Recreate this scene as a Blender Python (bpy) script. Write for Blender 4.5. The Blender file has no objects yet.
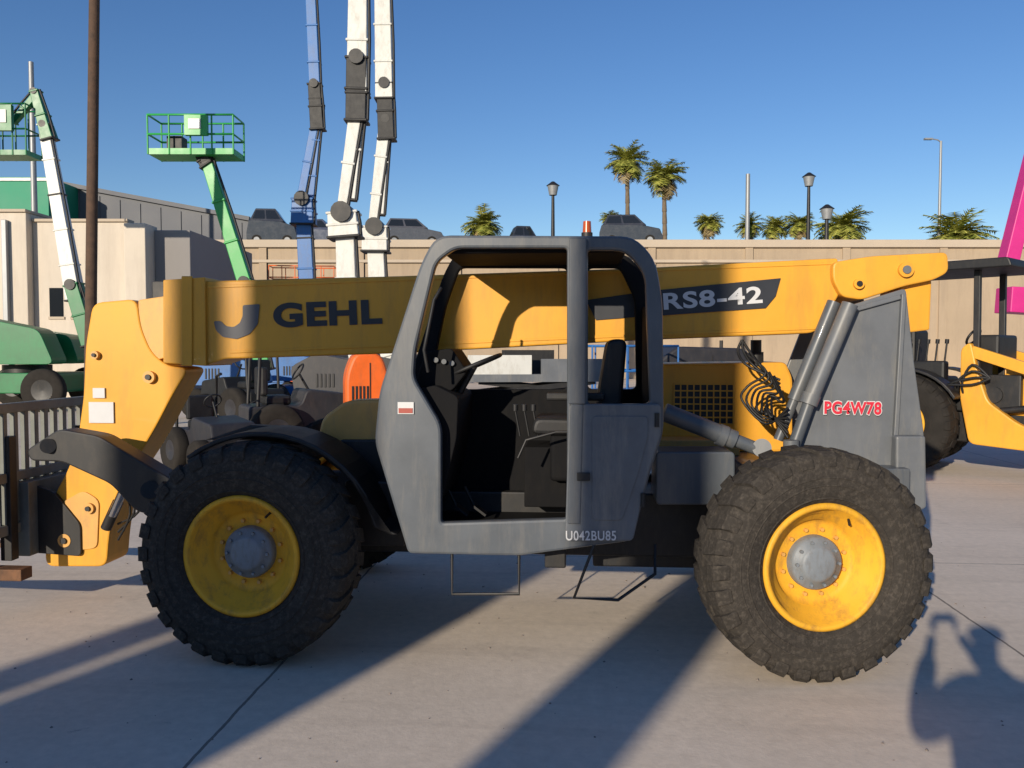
import bpy, math, random, bmesh
from mathutils import Vector, Matrix
random.seed(7)
scn=bpy.context.scene
scn.view_settings.view_transform='Standard'; scn.view_settings.look='None'; scn.view_settings.exposure=0
# ------------------------------------------------------------ camera maths
F=830.0; H=1.92; PITCH=math.atan(34/830.0)
CAM=Vector((0,0,H))
fw=Vector((0,math.cos(PITCH),-math.sin(PITCH))); upv=Vector((0,math.sin(PITCH),math.cos(PITCH)))
def ray(px,py):
    return fw+Vector((1,0,0))*((px-512)/F)-upv*((py-384)/F)
def W(px,py,Y):
    d=ray(px,py); return CAM+d*(Y/d.y)
YAW=math.radians(4.3)
O=Vector((0,4.89,0)); EX=Vector((math.cos(YAW),-math.sin(YAW),0)); EY=Vector((math.sin(YAW),math.cos(YAW),0))
def M(px,py,yl):
    d=ray(px,py); t=(yl-(CAM-O).dot(EY))/d.dot(EY); p=CAM+d*t-O
    return Vector((p.dot(EX),yl,p.z))
def MX(pts,yl): 
    r=[]
    for a,b in pts:
        m=M(a,b,yl); r.append((m.x,m.z))
    return r
# ------------------------------------------------------------ materials
def newmat(name):
    m=bpy.data.materials.new(name); m.use_nodes=True
    nt=m.node_tree; b=nt.nodes['Principled BSDF']; return m,nt,b
def mat(name,col,rough=.5,metal=0,var=.15,scale=3.0,dirt=None,dirtamt=0.0,bump=0.0,bscale=60,coat=0.0,spec=.5,streak=.6):
    m,nt,b=newmat(name); N=nt.nodes; L=nt.links
    tc=N.new('ShaderNodeTexCoord')
    n1=N.new('ShaderNodeTexNoise'); n1.inputs['Scale'].default_value=scale; n1.inputs['Detail'].default_value=5; n1.inputs['Roughness'].default_value=.65
    L.new(tc.outputs['Object'],n1.inputs['Vector'])
    r=N.new('ShaderNodeValToRGB'); r.color_ramp.elements[0].position=.3; r.color_ramp.elements[1].position=.72
    c0=[c*(1-var) for c in col]+[1]; c1=[min(1,c*(1+var)) for c in col]+[1]
    r.color_ramp.elements[0].color=c0; r.color_ramp.elements[1].color=c1
    L.new(n1.outputs['Fac'],r.inputs['Fac'])
    out=r.outputs['Color']
    if dirt:
        n2=N.new('ShaderNodeTexNoise'); n2.inputs['Scale'].default_value=scale*2.3; n2.inputs['Detail'].default_value=8; n2.inputs['Roughness'].default_value=.75
        mp=N.new('ShaderNodeMapping'); mp.inputs['Scale'].default_value=(1.6,1.6,streak); mp.inputs['Location'].default_value=(3,5,1)
        L.new(tc.outputs['Object'],mp.inputs['Vector']); L.new(mp.outputs['Vector'],n2.inputs['Vector'])
        r2=N.new('ShaderNodeValToRGB'); r2.color_ramp.elements[0].position=.48; r2.color_ramp.elements[1].position=.72
        r2.color_ramp.elements[1].color=(dirtamt,)*3+(1,)
        L.new(n2.outputs['Fac'],r2.inputs['Fac'])
        mx=N.new('ShaderNodeMixRGB'); mx.inputs['Color2'].default_value=(*dirt,1)
        L.new(r2.outputs['Color'],mx.inputs['Fac']); L.new(out,mx.inputs['Color1']); out=mx.outputs['Color']
    L.new(out,b.inputs['Base Color'])
    rr=N.new('ShaderNodeMapRange'); rr.inputs['To Min'].default_value=max(0.03,rough-.12); rr.inputs['To Max'].default_value=min(1,rough+.15)
    L.new(n1.outputs['Fac'],rr.inputs['Value']); L.new(rr.outputs['Result'],b.inputs['Roughness'])
    b.inputs['Metallic'].default_value=metal; b.inputs['Coat Weight'].default_value=coat; b.inputs['Specular IOR Level'].default_value=spec
    if bump:
        n3=N.new('ShaderNodeTexNoise'); n3.inputs['Scale'].default_value=bscale; n3.inputs['Detail'].default_value=4
        L.new(tc.outputs['Object'],n3.inputs['Vector'])
        bp=N.new('ShaderNodeBump'); bp.inputs['Strength'].default_value=bump; bp.inputs['Distance'].default_value=.02
        L.new(n3.outputs['Fac'],bp.inputs['Height']); L.new(bp.outputs['Normal'],b.inputs['Normal'])
    return m
YEL=mat('machine yellow paint',(.76,.365,.036),.42,var=.07,scale=1.6,dirt=(.34,.18,.06),dirtamt=.42,coat=.08,streak=.3,spec=.35)
YELR=mat('wheel rim yellow paint',(.78,.40,.03),.55,var=.08,scale=4,dirt=(.26,.14,.05),dirtamt=.7,spec=.3)
YELD=mat('dusty yellow paint',(.68,.36,.09),.5,var=.12,scale=3,dirt=(.34,.22,.11),dirtamt=.5)
GRY=mat('satin grey paint',(.085,.097,.112),.40,var=.14,scale=2.5,dirt=(.20,.185,.16),dirtamt=.45,coat=.05,streak=.25)
GRY2=mat('grey door paint',(.11,.122,.137),.45,var=.2,scale=3,dirt=(.27,.25,.22),dirtamt=.5,streak=.25)
GRYL=mat('light grey frame paint',(.125,.135,.148),.45,var=.15,scale=2.5,dirt=(.26,.24,.20),dirtamt=.45,streak=.3)
GRYH=mat('hub grey paint',(.20,.225,.25),.5,var=.1,scale=8,dirt=(.12,.1,.08),dirtamt=.6)
BLK=mat('black steel',(.014,.014,.015),.5,var=.3,scale=4,dirt=(.07,.055,.04),dirtamt=.35)
BLKP=mat('black plastic',(.010,.010,.011),.55,var=.3,scale=5,dirt=(.045,.04,.03),dirtamt=.35)
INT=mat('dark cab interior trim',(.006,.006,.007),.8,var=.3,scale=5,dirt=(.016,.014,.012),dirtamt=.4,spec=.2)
OLV=mat('worn fork frame steel',(.17,.18,.16),.6,metal=.1,var=.25,scale=5,dirt=(.14,.12,.09),dirtamt=.5)
RUST=mat('rusty fork steel',(.16,.075,.035),.7,metal=.2,var=.4,scale=8,dirt=(.05,.03,.02),dirtamt=.6)
RUB=mat('tyre rubber',(.042,.037,.032),.9,var=.16,scale=9,dirt=(.15,.128,.105),dirtamt=.5,bump=.35,bscale=45,spec=.15,streak=1.6)
RUBF=mat('far tyre rubber',(.028,.025,.022),.88,var=.25,scale=5,spec=.15)
CHR=mat('chrome rod',(.6,.6,.6),.15,metal=1,var=.05)
WHT=mat('white lift paint',(.62,.62,.58),.4,var=.08,scale=2,dirt=(.3,.26,.2),dirtamt=.5)
BLU=mat('blue lift paint',(.02,.13,.38),.4,var=.12,scale=2,dirt=(.08,.08,.1),dirtamt=.4)
GRN=mat('green lift paint',(.005,.16,.05),.4,var=.15,scale=2,dirt=(.03,.05,.03),dirtamt=.3)
GRNL=mat('bright green lift paint',(.03,.33,.07),.4,var=.1,scale=2)
PNK=mat('magenta lift paint',(.60,.03,.22),.4,var=.1,scale=2)
ORG=mat('orange machine paint',(.75,.13,.015),.4,var=.1,scale=3,dirt=(.2,.1,.05),dirtamt=.3)
SLT=mat('dark slate lift paint',(.025,.025,.03),.5,dirt=(.08,.065,.055),dirtamt=.4)
REDP=mat('red lettering paint',(.6,.015,.04),.5,var=.05)
WLET=mat('white lettering',(.60,.60,.60),.5,var=.08)
DLET=mat('dark lettering',(.022,.025,.032),.4,var=.05)
GLOGO=mat('grey logo film',(.12,.12,.125),.5,var=.05,spec=.3)
WOOD=mat('weathered pole wood',(.085,.05,.032),.85,var=.35,scale=6,bump=.3,bscale=20)
SKIN=mat('skin',(.5,.28,.2),.55,var=.05)
CLOTH=mat('dark jacket cloth',(.03,.035,.05),.85,var=.1)
JEAN=mat('blue denim',(.05,.08,.16),.9,var=.15)
HAIRM=mat('dark hair',(.02,.014,.01),.7,var=.2)
GALV=mat('galvanised pole',(.28,.29,.30),.45,metal=.3,var=.1)
AMB=mat('amber beacon lens',(.45,.08,.015),.25,var=.05)
WALLM=mat('tan concrete wall',(.40,.31,.215),.9,var=.10,scale=.25,dirt=(.24,.18,.13),dirtamt=.5,bump=.1,bscale=8,streak=.2)
COPE=mat('concrete coping',(.47,.39,.30),.9,var=.06,scale=.5)
CREAM=mat('cream painted wall',(.60,.53,.44),.9,var=.08,scale=.3,dirt=(.38,.32,.26),dirtamt=.45,streak=.2)
RENDR=mat('grey rendered wall',(.25,.235,.225),.9,var=.06,scale=.4)
ROOFM=mat('grey metal cladding',(.10,.105,.12),.6,var=.08,scale=.3)
GRNB=mat('green metal cladding',(.01,.24,.13),.6,var=.08,scale=.3)
ASPH=mat('upper road asphalt',(.06,.06,.06),.9,var=.1)
STONE=mat('loose grit',(.22,.18,.15),.9,var=.3,scale=20)
LABR=mat('warning label red film',(.35,.06,.04),.5,var=.1)
def foliage(name,a,b_):
    m,nt,b=newmat(name); N=nt.nodes; L=nt.links
    g=N.new('ShaderNodeNewGeometry'); r=N.new('ShaderNodeValToRGB')
    r.color_ramp.elements[0].color=(*a,1); r.color_ramp.elements[1].color=(*b_,1)
    L.new(g.outputs['Random Per Island'],r.inputs['Fac']); L.new(r.outputs['Color'],b.inputs['Base Color'])
    b.inputs['Roughness'].default_value=.55
    return m
PALM=foliage('palm frond leaves',(.12,.16,.02),(.42,.40,.08))
PALMD=foliage('dry palm leaves',(.20,.15,.06),(.32,.24,.11))
m_,nt_,b_x=newmat('car window glass'); b_x.inputs['Base Color'].default_value=(.015,.018,.022,1); b_x.inputs['Roughness'].default_value=.05; CARG=m_
# ------------------------------------------------------------ object helpers
def link(o): scn.collection.objects.link(o); return o
def top(o,label,cat,group=None):
    o['label']=label; o['category']=cat
    if group: o['group']=group
    return o
def empty(name,loc=(0,0,0),rot=0):
    o=bpy.data.objects.new(name,None); o.location=loc; o.rotation_euler=(0,0,rot); o.empty_display_size=.3; return link(o)
class B:
    def __init__(s): s.v=[];s.f=[];s.m=[];s.s=[];s.mats=[]
    def add(s,vs,fs,mt,smooth=False):
        if mt not in s.mats: s.mats.append(mt)
        k=s.mats.index(mt); o=len(s.v); s.v+= [tuple(v) for v in vs]
        for f in fs: s.f.append([i+o for i in f]); s.m.append(k); s.s.append(smooth)
        return s
    def box(s,x0,x1,y0,y1,z0,z1,mt):
        vs=[(x,y,z) for x in(x0,x1) for y in(y0,y1) for z in(z0,z1)]
        return s.add(vs,[(0,1,3,2),(4,6,7,5),(0,4,5,1),(2,3,7,6),(0,2,6,4),(1,5,7,3)],mt)
    def beam(s,p0,p1,w,h,mt,w1=None,h1=None,up=(0,0,1)):
        p0=Vector(p0);p1=Vector(p1);d=(p1-p0).normalized();u=Vector(up)
        if abs(d.dot(u))>.98: u=Vector((0,1,0))
        sd=d.cross(u).normalized(); u=sd.cross(d).normalized()
        w1=w1 or w; h1=h1 or h; vs=[]
        for p,a,b in((p0,w,h),(p1,w1,h1)):
            for i,j in((-1,-1),(1,-1),(1,1),(-1,1)): vs.append(p+sd*i*a/2+u*j*b/2)
        return s.add(vs,[(3,2,1,0),(4,5,6,7),(0,1,5,4),(1,2,6,5),(2,3,7,6),(3,0,4,7)],mt)
    def cyl(s,p0,p1,r,mt,r1=None,n=20):
        p0=Vector(p0);p1=Vector(p1);r1=r if r1 is None else r1;d=(p1-p0).normalized()
        u=Vector((0,0,1)) if abs(d.z)<.9 else Vector((1,0,0)); a=d.cross(u).normalized(); b=d.cross(a)
        vs=[]
        for p,q in((p0,r),(p1,r1)):
            for i in range(n):
                t=2*math.pi*i/n; vs.append(p+a*math.cos(t)*q+b*math.sin(t)*q)
        s.add(vs,[(i,(i+1)%n,n+(i+1)%n,n+i) for i in range(n)],mt,True)
        s.add(vs[:n],[list(range(n))[::-1]],mt); s.add(vs[n:],[list(range(n))],mt); return s
    def tube(s,pts,r,mt,n=8,closed=False):
        P=[Vector(p) for p in pts]; K=len(P); vs=[]; ref=None
        for i,p in enumerate(P):
            a=P[(i-1)%K] if (closed or i>0) else p; b=P[(i+1)%K] if (closed or i<K-1) else p
            d=(b-a).normalized()
            if ref is None: ref=Vector((0,0,1)) if abs(d.z)<.9 else Vector((1,0,0))
            sd=d.cross(ref).normalized(); ref=sd.cross(d).normalized()
            for j in range(n):
                t=2*math.pi*j/n; vs.append(p+sd*math.cos(t)*r+ref*math.sin(t)*r)
        fs=[]
        for i in range(K if closed else K-1):
            for j in range(n):
                i2=(i+1)%K; fs.append((i*n+j,i*n+(j+1)%n,i2*n+(j+1)%n,i2*n+j))
        s.add(vs,fs,mt,True)
        if not closed: s.add(vs[:n],[list(range(n))],mt); s.add(vs[-n:],[list(range(n))],mt)
        return s
    def lathe(s,prof,c,mt,n=64,closed=False,smooth=True):
        vs=[];K=len(prof)
        for i in range(n):
            t=2*math.pi*i/n
            for r,y in prof: vs.append((c[0]+r*math.cos(t),c[1]+y,c[2]+r*math.sin(t)))
        fs=[]
        for i in range(n):
            for k in range(K if closed else K-1):
                k2=(k+1)%K; i2=(i+1)%n; fs.append((i*K+k,i2*K+k,i2*K+k2,i*K+k2))
        return s.add(vs,fs,mt,smooth)
    def prism(s,pts,y0,y1,mt):
        n=len(pts); vs=[(x,y0,z) for x,z in pts]+[(x,y1,z) for x,z in pts]
        return s.add(vs,[list(range(n)),list(range(n,2*n))[::-1]]+[(i,n+i,n+(i+1)%n,(i+1)%n) for i in range(n)],mt)
    def obj(s,name,parent=None,bevel=0,seg=2,fix=True):
        me=bpy.data.meshes.new(name); me.from_pydata(s.v,[],s.f)
        for m in s.mats: me.materials.append(m)
        for p,k,sm in zip(me.polygons,s.m,s.s): p.material_index=k; p.use_smooth=sm
        me.update()
        if fix:
            bm=bmesh.new(); bm.from_mesh(me); bmesh.ops.recalc_face_normals(bm,faces=bm.faces); bm.to_mesh(me); bm.free()
        o=link(bpy.data.objects.new(name,me))
        if parent: o.parent=parent
        if bevel:
            md=o.modifiers.new('bevel','BEVEL'); md.width=bevel; md.segments=seg; md.limit_method='ANGLE'; md.angle_limit=math.radians(50)
        return o
def rp(pts,r,k=4):
    out=[];n=len(pts)
    for i in range(n):
        a=Vector(pts[i-1]);b=Vector(pts[i]);c=Vector(pts[(i+1)%n])
        rr=r[i] if isinstance(r,(list,tuple)) else r
        u=a-b;v=c-b; q=min(rr,u.length*.45,v.length*.45)
        if q<1e-4: out.append(tuple(b)); continue
        p0=b+u.normalized()*q;p1=b+v.normalized()*q
        for j in range(k+1):
            t=j/k; out.append(tuple(p0*(1-t)**2+b*2*t*(1-t)+p1*t*t))
    return out
def plate(name,outer,holes,y0,y1,mt,bev=.008,parent=None):
    cu=bpy.data.curves.new('tmp','CURVE'); cu.dimensions='2D'; cu.fill_mode='BOTH'
    cu.extrude=max((y1-y0)/2-bev,.0005); cu.bevel_depth=bev; cu.bevel_resolution=1; cu.offset=-bev
    for pts in [outer]+holes:
        sp=cu.splines.new('POLY'); sp.points.add(len(pts)-1); sp.use_cyclic_u=True
        for q,(x,z) in zip(sp.points,pts): q.co=(x,z,0,1)
    t=link(bpy.data.objects.new('tmp',cu)); dg=bpy.context.evaluated_depsgraph_get()
    me=bpy.data.meshes.new_from_object(t.evaluated_get(dg)); bpy.data.objects.remove(t)
    me.name=name; ym=(y0+y1)/2
    for v in me.vertices: x,y,z=v.co; v.co=(x,ym-z,y)
    me.materials.clear(); me.materials.append(mt)
    for p in me.polygons: p.material_index=0; p.use_smooth=False
    o=link(bpy.data.objects.new(name,me))
    if parent: o.parent=parent
    return o
def lettering(txt,a,b,h,y,mt,parent,bold=.02,shear=0,name='lettering'):
    cu=bpy.data.curves.new('tmp','FONT'); cu.body=txt; cu.size=1; cu.offset=bold; cu.shear=shear; cu.extrude=0; cu.space_character=1.08
    t=link(bpy.data.objects.new('tmp',cu)); dg=bpy.context.evaluated_depsgraph_get()
    me=bpy.data.meshes.new_from_object(t.evaluated_get(dg)); bpy.data.objects.remove(t)
    xs=[v.co.x for v in me.vertices]; ys=[v.co.y for v in me.vertices]
    x0,x1,y0,y1=min(xs),max(xs),min(ys),max(ys)
    a=Vector(a);b=Vector(b);d=b-a;Ln=d.length;d.normalize();n=Vector((-d.y,d.x))
    for v in me.vertices:
        p=a+d*((v.co.x-x0)/(x1-x0)*Ln)+n*((v.co.y-y0)/(y1-y0)*h); v.co=(p.x,y,p.y)
    me.name=name; me.materials.clear(); me.materials.append(mt)
    o=link(bpy.data.objects.new(name,me)); o.parent=parent; return o
# ============================================================ TELEHANDLER
TH=empty('telehandler',O,-YAW)
top(TH,'yellow and grey telescopic handler with open cab parked on concrete','telehandler')
R=.678
def lug_tyre(Rr,wd,N,rin,mt,name):
    b=B(); hw=wd/2
    prof=[(rin,-hw*.62),(rin+.015,-hw*.80),(rin+.06,-hw*.95),(rin+.15*Rr/.675,-hw*1.03),(Rr-.11,-hw*1.01),(Rr-.06,-hw*.93),(Rr-.030,-hw*.80),(Rr-.018,-hw*.55),(Rr-.015,0)]
    prof=prof+[(r,-y) for r,y in prof[-2::-1]]
    b.lathe(prof,(0,0,0),mt,n=96)
    for rr,yy in((rin+.045,-hw*.925),(rin+.12,-hw*1.015),(rin+.165,-hw*1.035)):
        for sgn in(1,-1): b.lathe([(rr-.005,yy*sgn),(rr,(yy-.005)*sgn),(rr+.005,yy*sgn)],(0,0,0),mt,n=96)
    rnd=random.Random(3)
    for s in(-1,1):
        for i in range(N):
            t0=2*math.pi*(i+(.5 if s>0 else 0))/N; hwid=math.pi/N*.68; w=rnd.uniform(-.004,.001)
            st=[(hw*1.03,Rr-.092,Rr-.074,0,.75),(hw*1.0,Rr-.08,Rr-.036+w,0,.95),(hw*.84,Rr-.05,Rr-.008+w,.01,1),(hw*.45,Rr-.03,Rr+.0+w,.04,.95),(-hw*.06,Rr-.03,Rr+.001+w,.08,.85)]
            vs=[]
            for y,r0,r1,sk,wm in st:
                for r,e in((r0,-1),(r1,-1),(r1,1),(r0,1)):
                    t=t0+sk+e*hwid*wm*(.86 if r==r1 else 1); vs.append((r*math.cos(t),y*s,r*math.sin(t)))
            fs=[(0,1,2,3),(19,18,17,16)]
            for k in range(4):
                for j in range(4): fs.append((k*4+j,k*4+(j+1)%4,(k+1)*4+(j+1)%4,(k+1)*4+j))
            b.add(vs,fs,mt)
    return b
def make_wheel(Rr,wd,N,rin,parent,loc,rotz,rimm,hubm,tym,nm='wheel'):
    b=B(); k=rin/.385
    b.lathe([(.172*k,.0),(.172*k,-.045),(.16*k,-.07),(.12*k,-.076),(.115*k,-.09),(.09*k,-.098),(0,-.10)],(0,0,0),hubm,n=40)
    for i in range(10):
        t=2*math.pi*i/10; b.cyl((.14*k*math.cos(t),-.065,.14*k*math.sin(t)),(.14*k*math.cos(t),-.086,.14*k*math.sin(t)),.011*k,hubm,n=6)
    b.cyl((0,.0,0),(0,wd*.9,0),.12*k,BLK)
    w=b.obj(nm,parent); w.location=loc; w.rotation_euler=(0,0,rotz)
    lug_tyre(Rr,wd,N,rin,tym,'tyre').obj('tyre',w)
    b=B(); hw=wd/2
    b.lathe([(rin+.012,-hw*.70),(rin+.012,-hw*.84),(rin-.005,-hw*.88),(rin-.022,-hw*.84),(rin-.03,-hw*.60),(rin-.055,-hw*.52),(rin-.062,-hw*.38),(rin-.10,-hw*.28),(rin-.105,-hw*.12),(.24*k,-.012),(.21*k,-.006),(.165*k,-.006)],(0,0,0),rimm,n=72)
    b.lathe([(rin+.012,hw*.72),(rin-.02,hw*.8),(rin-.03,-hw*.1)],(0,0,0),rimm,n=48)
    for i in range(12):
        t=2*math.pi*(i+.5)/12; b.cyl((.21*k*math.cos(t),.0,.21*k*math.sin(t)),(.21*k*math.cos(t),-.03,.21*k*math.sin(t)),.013*k,YELD,n=6)
    t=1.0; b.cyl(((rin-.04)*math.cos(t),-hw*.5,(rin-.04)*math.sin(t)),((rin-.075)*math.cos(t),-hw*.75,(rin-.075)*math.sin(t)),.008,BLK,n=8)
    b.obj('rim',w)
    return w
XL,XR=-1.62,1.765
make_wheel(R,.38,28,.358,TH,(XL,.09,R),math.radians(-4),YELR,GRYH,RUB)
make_wheel(R,.38,28,.358,TH,(XR,.09,R),math.radians(12),YELR,GRYH,RUB)
make_wheel(R,.38,28,.358,TH,(XL,2.25,R),math.pi,YELR,GRYH,RUBF)
make_wheel(R,.38,28,.358,TH,(XR,2.25,R),math.pi-.05,YELR,GRYH,RUBF)
# chassis
b=B()
b.box(-2.05,2.15,.75,.83,.52,.95,BLK).box(-2.05,2.15,1.62,1.70,.52,.95,BLK)
b.box(-2.0,2.1,.83,1.62,.50,.56,BLK)
for x in(XL,XR):
    b.cyl((x,.28,R),(x,2.05,R),.10,BLK); b.cyl((x,1.0,R),(x,1.45,R),.2,BLK)
    b.box(x-.14,x+.14,.30,.44,R-.2,R+.2,BLK)
b.box(-1.15,-.75,.5,1.7,.62,1.05,BLK)
b.box(.50,1.2,.85,1.6,.42,.9,BLK)
b.obj('chassis',TH,.012)
b=B(); b.prism(rp(MX([(656,452),(735,452),(735,492),(712,505),(656,505)],.52),.03),.52,.85,GRY)
b.obj('side_tank',TH,.01)
# front fender
b=B()
arc=[]
for i in range(15):
    t=math.radians(128-i*8.2); arc.append((XL+math.cos(t)*.775+.03,R-.02+math.sin(t)*.755))
arc.append((arc[-1][0]+.12,arc[-1][1]-.05))
outl=arc+[(x*1+ (XL-x)*.045,z-(z-R+.02)*.045) for x,z in arc[::-1]]
b.prism(outl,.14,.60,BLKP)
b.prism(MX([(205,440),(250,425),(300,428),(345,448),(372,492),(345,475),(310,447),(250,440)],.61),.601,.70,BLKP)
b.obj('front_fender',TH,.012)
b=B(); b.prism(rp(MX([(316,446),(322,418),(345,401),(402,399),(402,446)],.75),.05),.75,1.0,YELD)
b.obj('front_cowl',TH,.02)
b=B(); b.prism(MX([(340,440),(402,440),(402,520),(372,520)],.7),.70,.98,BLK); b.obj('front_bulkhead',TH,.01)
# ------------- cab
outer=rp(MX([(408,554),(374,442),(379,392),(421,262),(436,235),(634,236),(655,258),(663,300),(664,432),(650,474),(633,541),(520,556)],.03),[.03,.06,.06,.1,.14,.16,.12,.1,.08,.06,.05,.02])
h1=rp(MX([(441,523),(441,425),(413,378),(415,350),(436,262),(455,248),(567,248),(567,519)],.03),[.02,.06,.05,.05,.05,.05,.02,.02])
h2=rp(MX([(588,404),(588,250),(626,250),(645,274),(650,404)],.03),[.02,.02,.07,.06,.03])
cab=plate('cab',outer,[h1,h2],.03,.10,GRY,.016,TH)
o2=rp(MX([(408,554),(374,442),(379,392),(421,262),(436,235),(634,236),(655,258),(663,300),(664,432),(650,474),(633,541)],.03),.08)
h3=rp(MX([(404,396),(424,300),(440,254),(566,254),(566,396)],.03),.04); h4=rp(MX([(590,396),(590,254),(628,254),(645,290),(647,396)],.03),.04)
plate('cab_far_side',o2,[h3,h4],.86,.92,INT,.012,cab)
def cabx(px,py): m=M(px,py,.03); return m.x,m.z
b=B()
xa,za=cabx(440,243); xb,zb=cabx(628,243)
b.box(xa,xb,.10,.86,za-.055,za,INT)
b.box(xa+.05,xb-.03,.14,.82,za-.001,za+.035,GRY)
b.obj('roof',cab,.015)
b=B()
x0,z0=cabx(400,545); x1,z1=cabx(632,545)
b.box(x0+.06,x1-.04,.10,.86,z0+.02,z0+.07,INT)
b.obj('cab_floor',cab,.01)
b=B(); b.beam((cabx(656,300)[0],.48,cabx(656,300)[1]),(cabx(655,430)[0],.48,cabx(655,430)[1]),.76,.03,INT,up=(1,0,0)); b.obj('rear_panel',cab,.01)
b=B()
b.prism(rp(MX([(386,440),(390,396),(432,386),(456,398),(454,440),(440,500),(410,540)],.03),.03),.14,.85,INT)
b.prism(rp(MX([(412,386),(424,352),(450,348),(466,372),(450,392)],.2),.03),.26,.70,INT)
b.box(cabx(520,500)[0],cabx(566,500)[0],.45,.86,cabx(500,520)[1],cabx(500,455)[1],INT)
b.obj('dashboard',cab,.02)
for i in range(3):
    b=B(); p=M(436,360,.24)+Vector((.05*i,0,-.01*i)); b.cyl(p+Vector((0,.02,0)),p-Vector((0,.006,0)),.016,GRY,n=14); b.obj('gauge',cab)
b=B()
c=M(474,366,.42); ax=(Vector((-.42,0,1))).normalized(); a1=Vector((0,1,0)); a2=ax.cross(a1)
ring=[c+ (a1*math.cos(t)+a2*math.sin(t))*.185 for t in [2*math.pi*i/28 for i in range(28)]]
b.tube(ring,.013,BLKP,closed=True)
for i in range(3):
    t=2.1*i; b.tube([c,c+(a1*math.cos(t)+a2*math.sin(t))*.185],.011,BLKP)
b.tube([c,M(444,420,.42)],.024,BLKP)
b.obj('steering_wheel',cab)
b=B()
sx,sz=cabx(572,440)
b.prism(rp([(sx-.26,sz),(sx-.24,sz+.11),(sx+.22,sz+.10),(sx+.24,sz)],.05),.30,.76,BLKP)
b.prism(rp([(sx+.14,sz+.1),(sx+.22,sz+.60),(sx+.34,sz+.60),(sx+.30,sz+.05)],.05),.32,.74,BLKP)
b.box(sx-.14,sx+.2,.34,.70,sz-.3,sz,INT)
b.obj('seat',cab,.03,3)
b=B(); b.box(sx-.16,sx+.2,.22,.27,sz+.22,sz+.27,BLKP); b.obj('armrest',cab,.015)
for i in range(3):
    b=B(); p=M(520+i*9,436,.35); b.tube([p,p+Vector((-.03,0,.16))],.007,BLKP); q=p+Vector((-.03,0,.18)); b.cyl(q-Vector((0,0,.02)),q+Vector((0,0,.02)),.018,BLKP); b.obj('control_lever',cab)
for px in(456,474):
    b=B(); p=M(px,505,.45); b.beam(p,p+Vector((.08,0,-.06)),.09,.015,BLKP); b.tube([p,p+Vector((-.06,0,.12))],.01,BLKP); b.obj('pedal',cab)
b=B(); b.tube([M(518,458,.14),M(526,440,.14),M(556,432,.14),M(567,432,.14)],.009,BLK); b.obj('grab_rail',cab)
b=B(); b.tube([M(428,372,.0),M(424,350,-.03),M(434,300,-.03),M(441,288,.02)],.010,BLKP); b.obj('grab_handle',cab)
d=plate('door',rp(MX([(565,541),(569,404),(661,404),(661,434),(648,474),(633,541)],-.0),.03),[],-.004,.028,GRY2,.008,cab)
b=B(); b.prism(rp(MX([(592,520),(592,416),(648,416),(648,436),(638,474),(622,520)],-.0),.03),-.010,-.0042,GRY2); b.obj('door_panel',d,.003)
b=B(); b.beam(M(578,238,.005),M(577,404,.005),.045,.10,GRY,up=(1,0,0)); b.beam(M(577,404,-.002),M(574,524,-.002),.022,.075,GRY,up=(1,0,0)); b.obj('door_post',cab,.008)
for py in(420,500):
    b=B(); p=M(657 if py==420 else 643,py,-.01); b.cyl(p-Vector((0,0,.04)),p+Vector((0,0,.04)),.014,BLKP); b.obj('hinge',d)
b=B(); b.box(M(577,476,0).x,M(590,476,0).x,-.03,-.012,M(575,480,0).z,M(575,472,0).z,BLKP); b.obj('door_handle',d,.004)
lettering('U042BU85',MX([(566,540)],0)[0],MX([(616,540)],0)[0],.058,-.0135,WLET,d,.015)
b=B(); p=M(398,402,.03);q=M(414,414,.03); b.box(p.x,q.x,.020,.027,q.z,p.z,WLET); b.obj('decal',cab)
b=B(); p=M(399,408,.03);q=M(413,413,.03); b.box(p.x,q.x,.016,.0195,q.z,p.z,LABR); b.obj('decal',cab)
# steps
b=B(); b.tube([M(452,553,.08),M(452,594,.05),M(519,594,.05),M(519,553,.08)],.010,BLK)
b.obj('step',TH)
b=B(); b.tube([M(596,540,.05),M(574,598,-.02),M(618,600,-.02),M(655,574,.05),M(655,545,.2)],.010,BLK); b.obj('step',TH)
b=B(); b.box(M(545,545,.3).x,M(566,545,.3).x,.25,.5,M(545,566,.3).z,M(545,545,.3).z,BLK); b.obj('battery_bracket',TH,.01)
b=B(); p=M(587,236,.35); b.cyl(p-Vector((0,0,.02)),p+Vector((0,0,.02)),.035,BLK); b.cyl(p+Vector((0,0,.02)),p+Vector((0,0,.09)),.028,AMB,r1=.024); b.obj('beacon',TH)
# ------------- boom
BM=plate('boom',rp(MX([(204,366),(204,281),(400,276),(640,268),(838,258),(841,292),(816,333),(660,339),(400,353),(225,359)],1.0),[.01,.01,0,0,.02,.05,.06,0,0,.03]),[],1.0,1.42,YEL,.012,TH)
b=B()
b.prism(MX([(163,280),(205,277),(206,366),(163,363)],.975),.975,1.445,YEL)
b.prism(MX([(181,276),(192,276),(192,366),(181,366)],.96),.962,.975,YEL)
b.obj('boom_collar',BM,.008)
b=B()
b.prism(MX([(138,300),(165,296),(165,358),(150,362),(138,345)],1.04),1.04,1.38,YELD)
b.box(M(145,300,1.0).x,M(185,300,1.0).x,1.1,1.3,M(160,300,1.1).z,M(160,281,1.1).z,BLK)
b.obj('inner_boom',BM,.008)
b=B()
b.beam(M(208,287,1.0),M(836,263,1.0),.012,.02,YEL); b.beam(M(230,352,1.0),M(815,328,1.0),.012,.02,YEL)
b.obj('boom_edge_rail',BM,.003)
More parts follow.
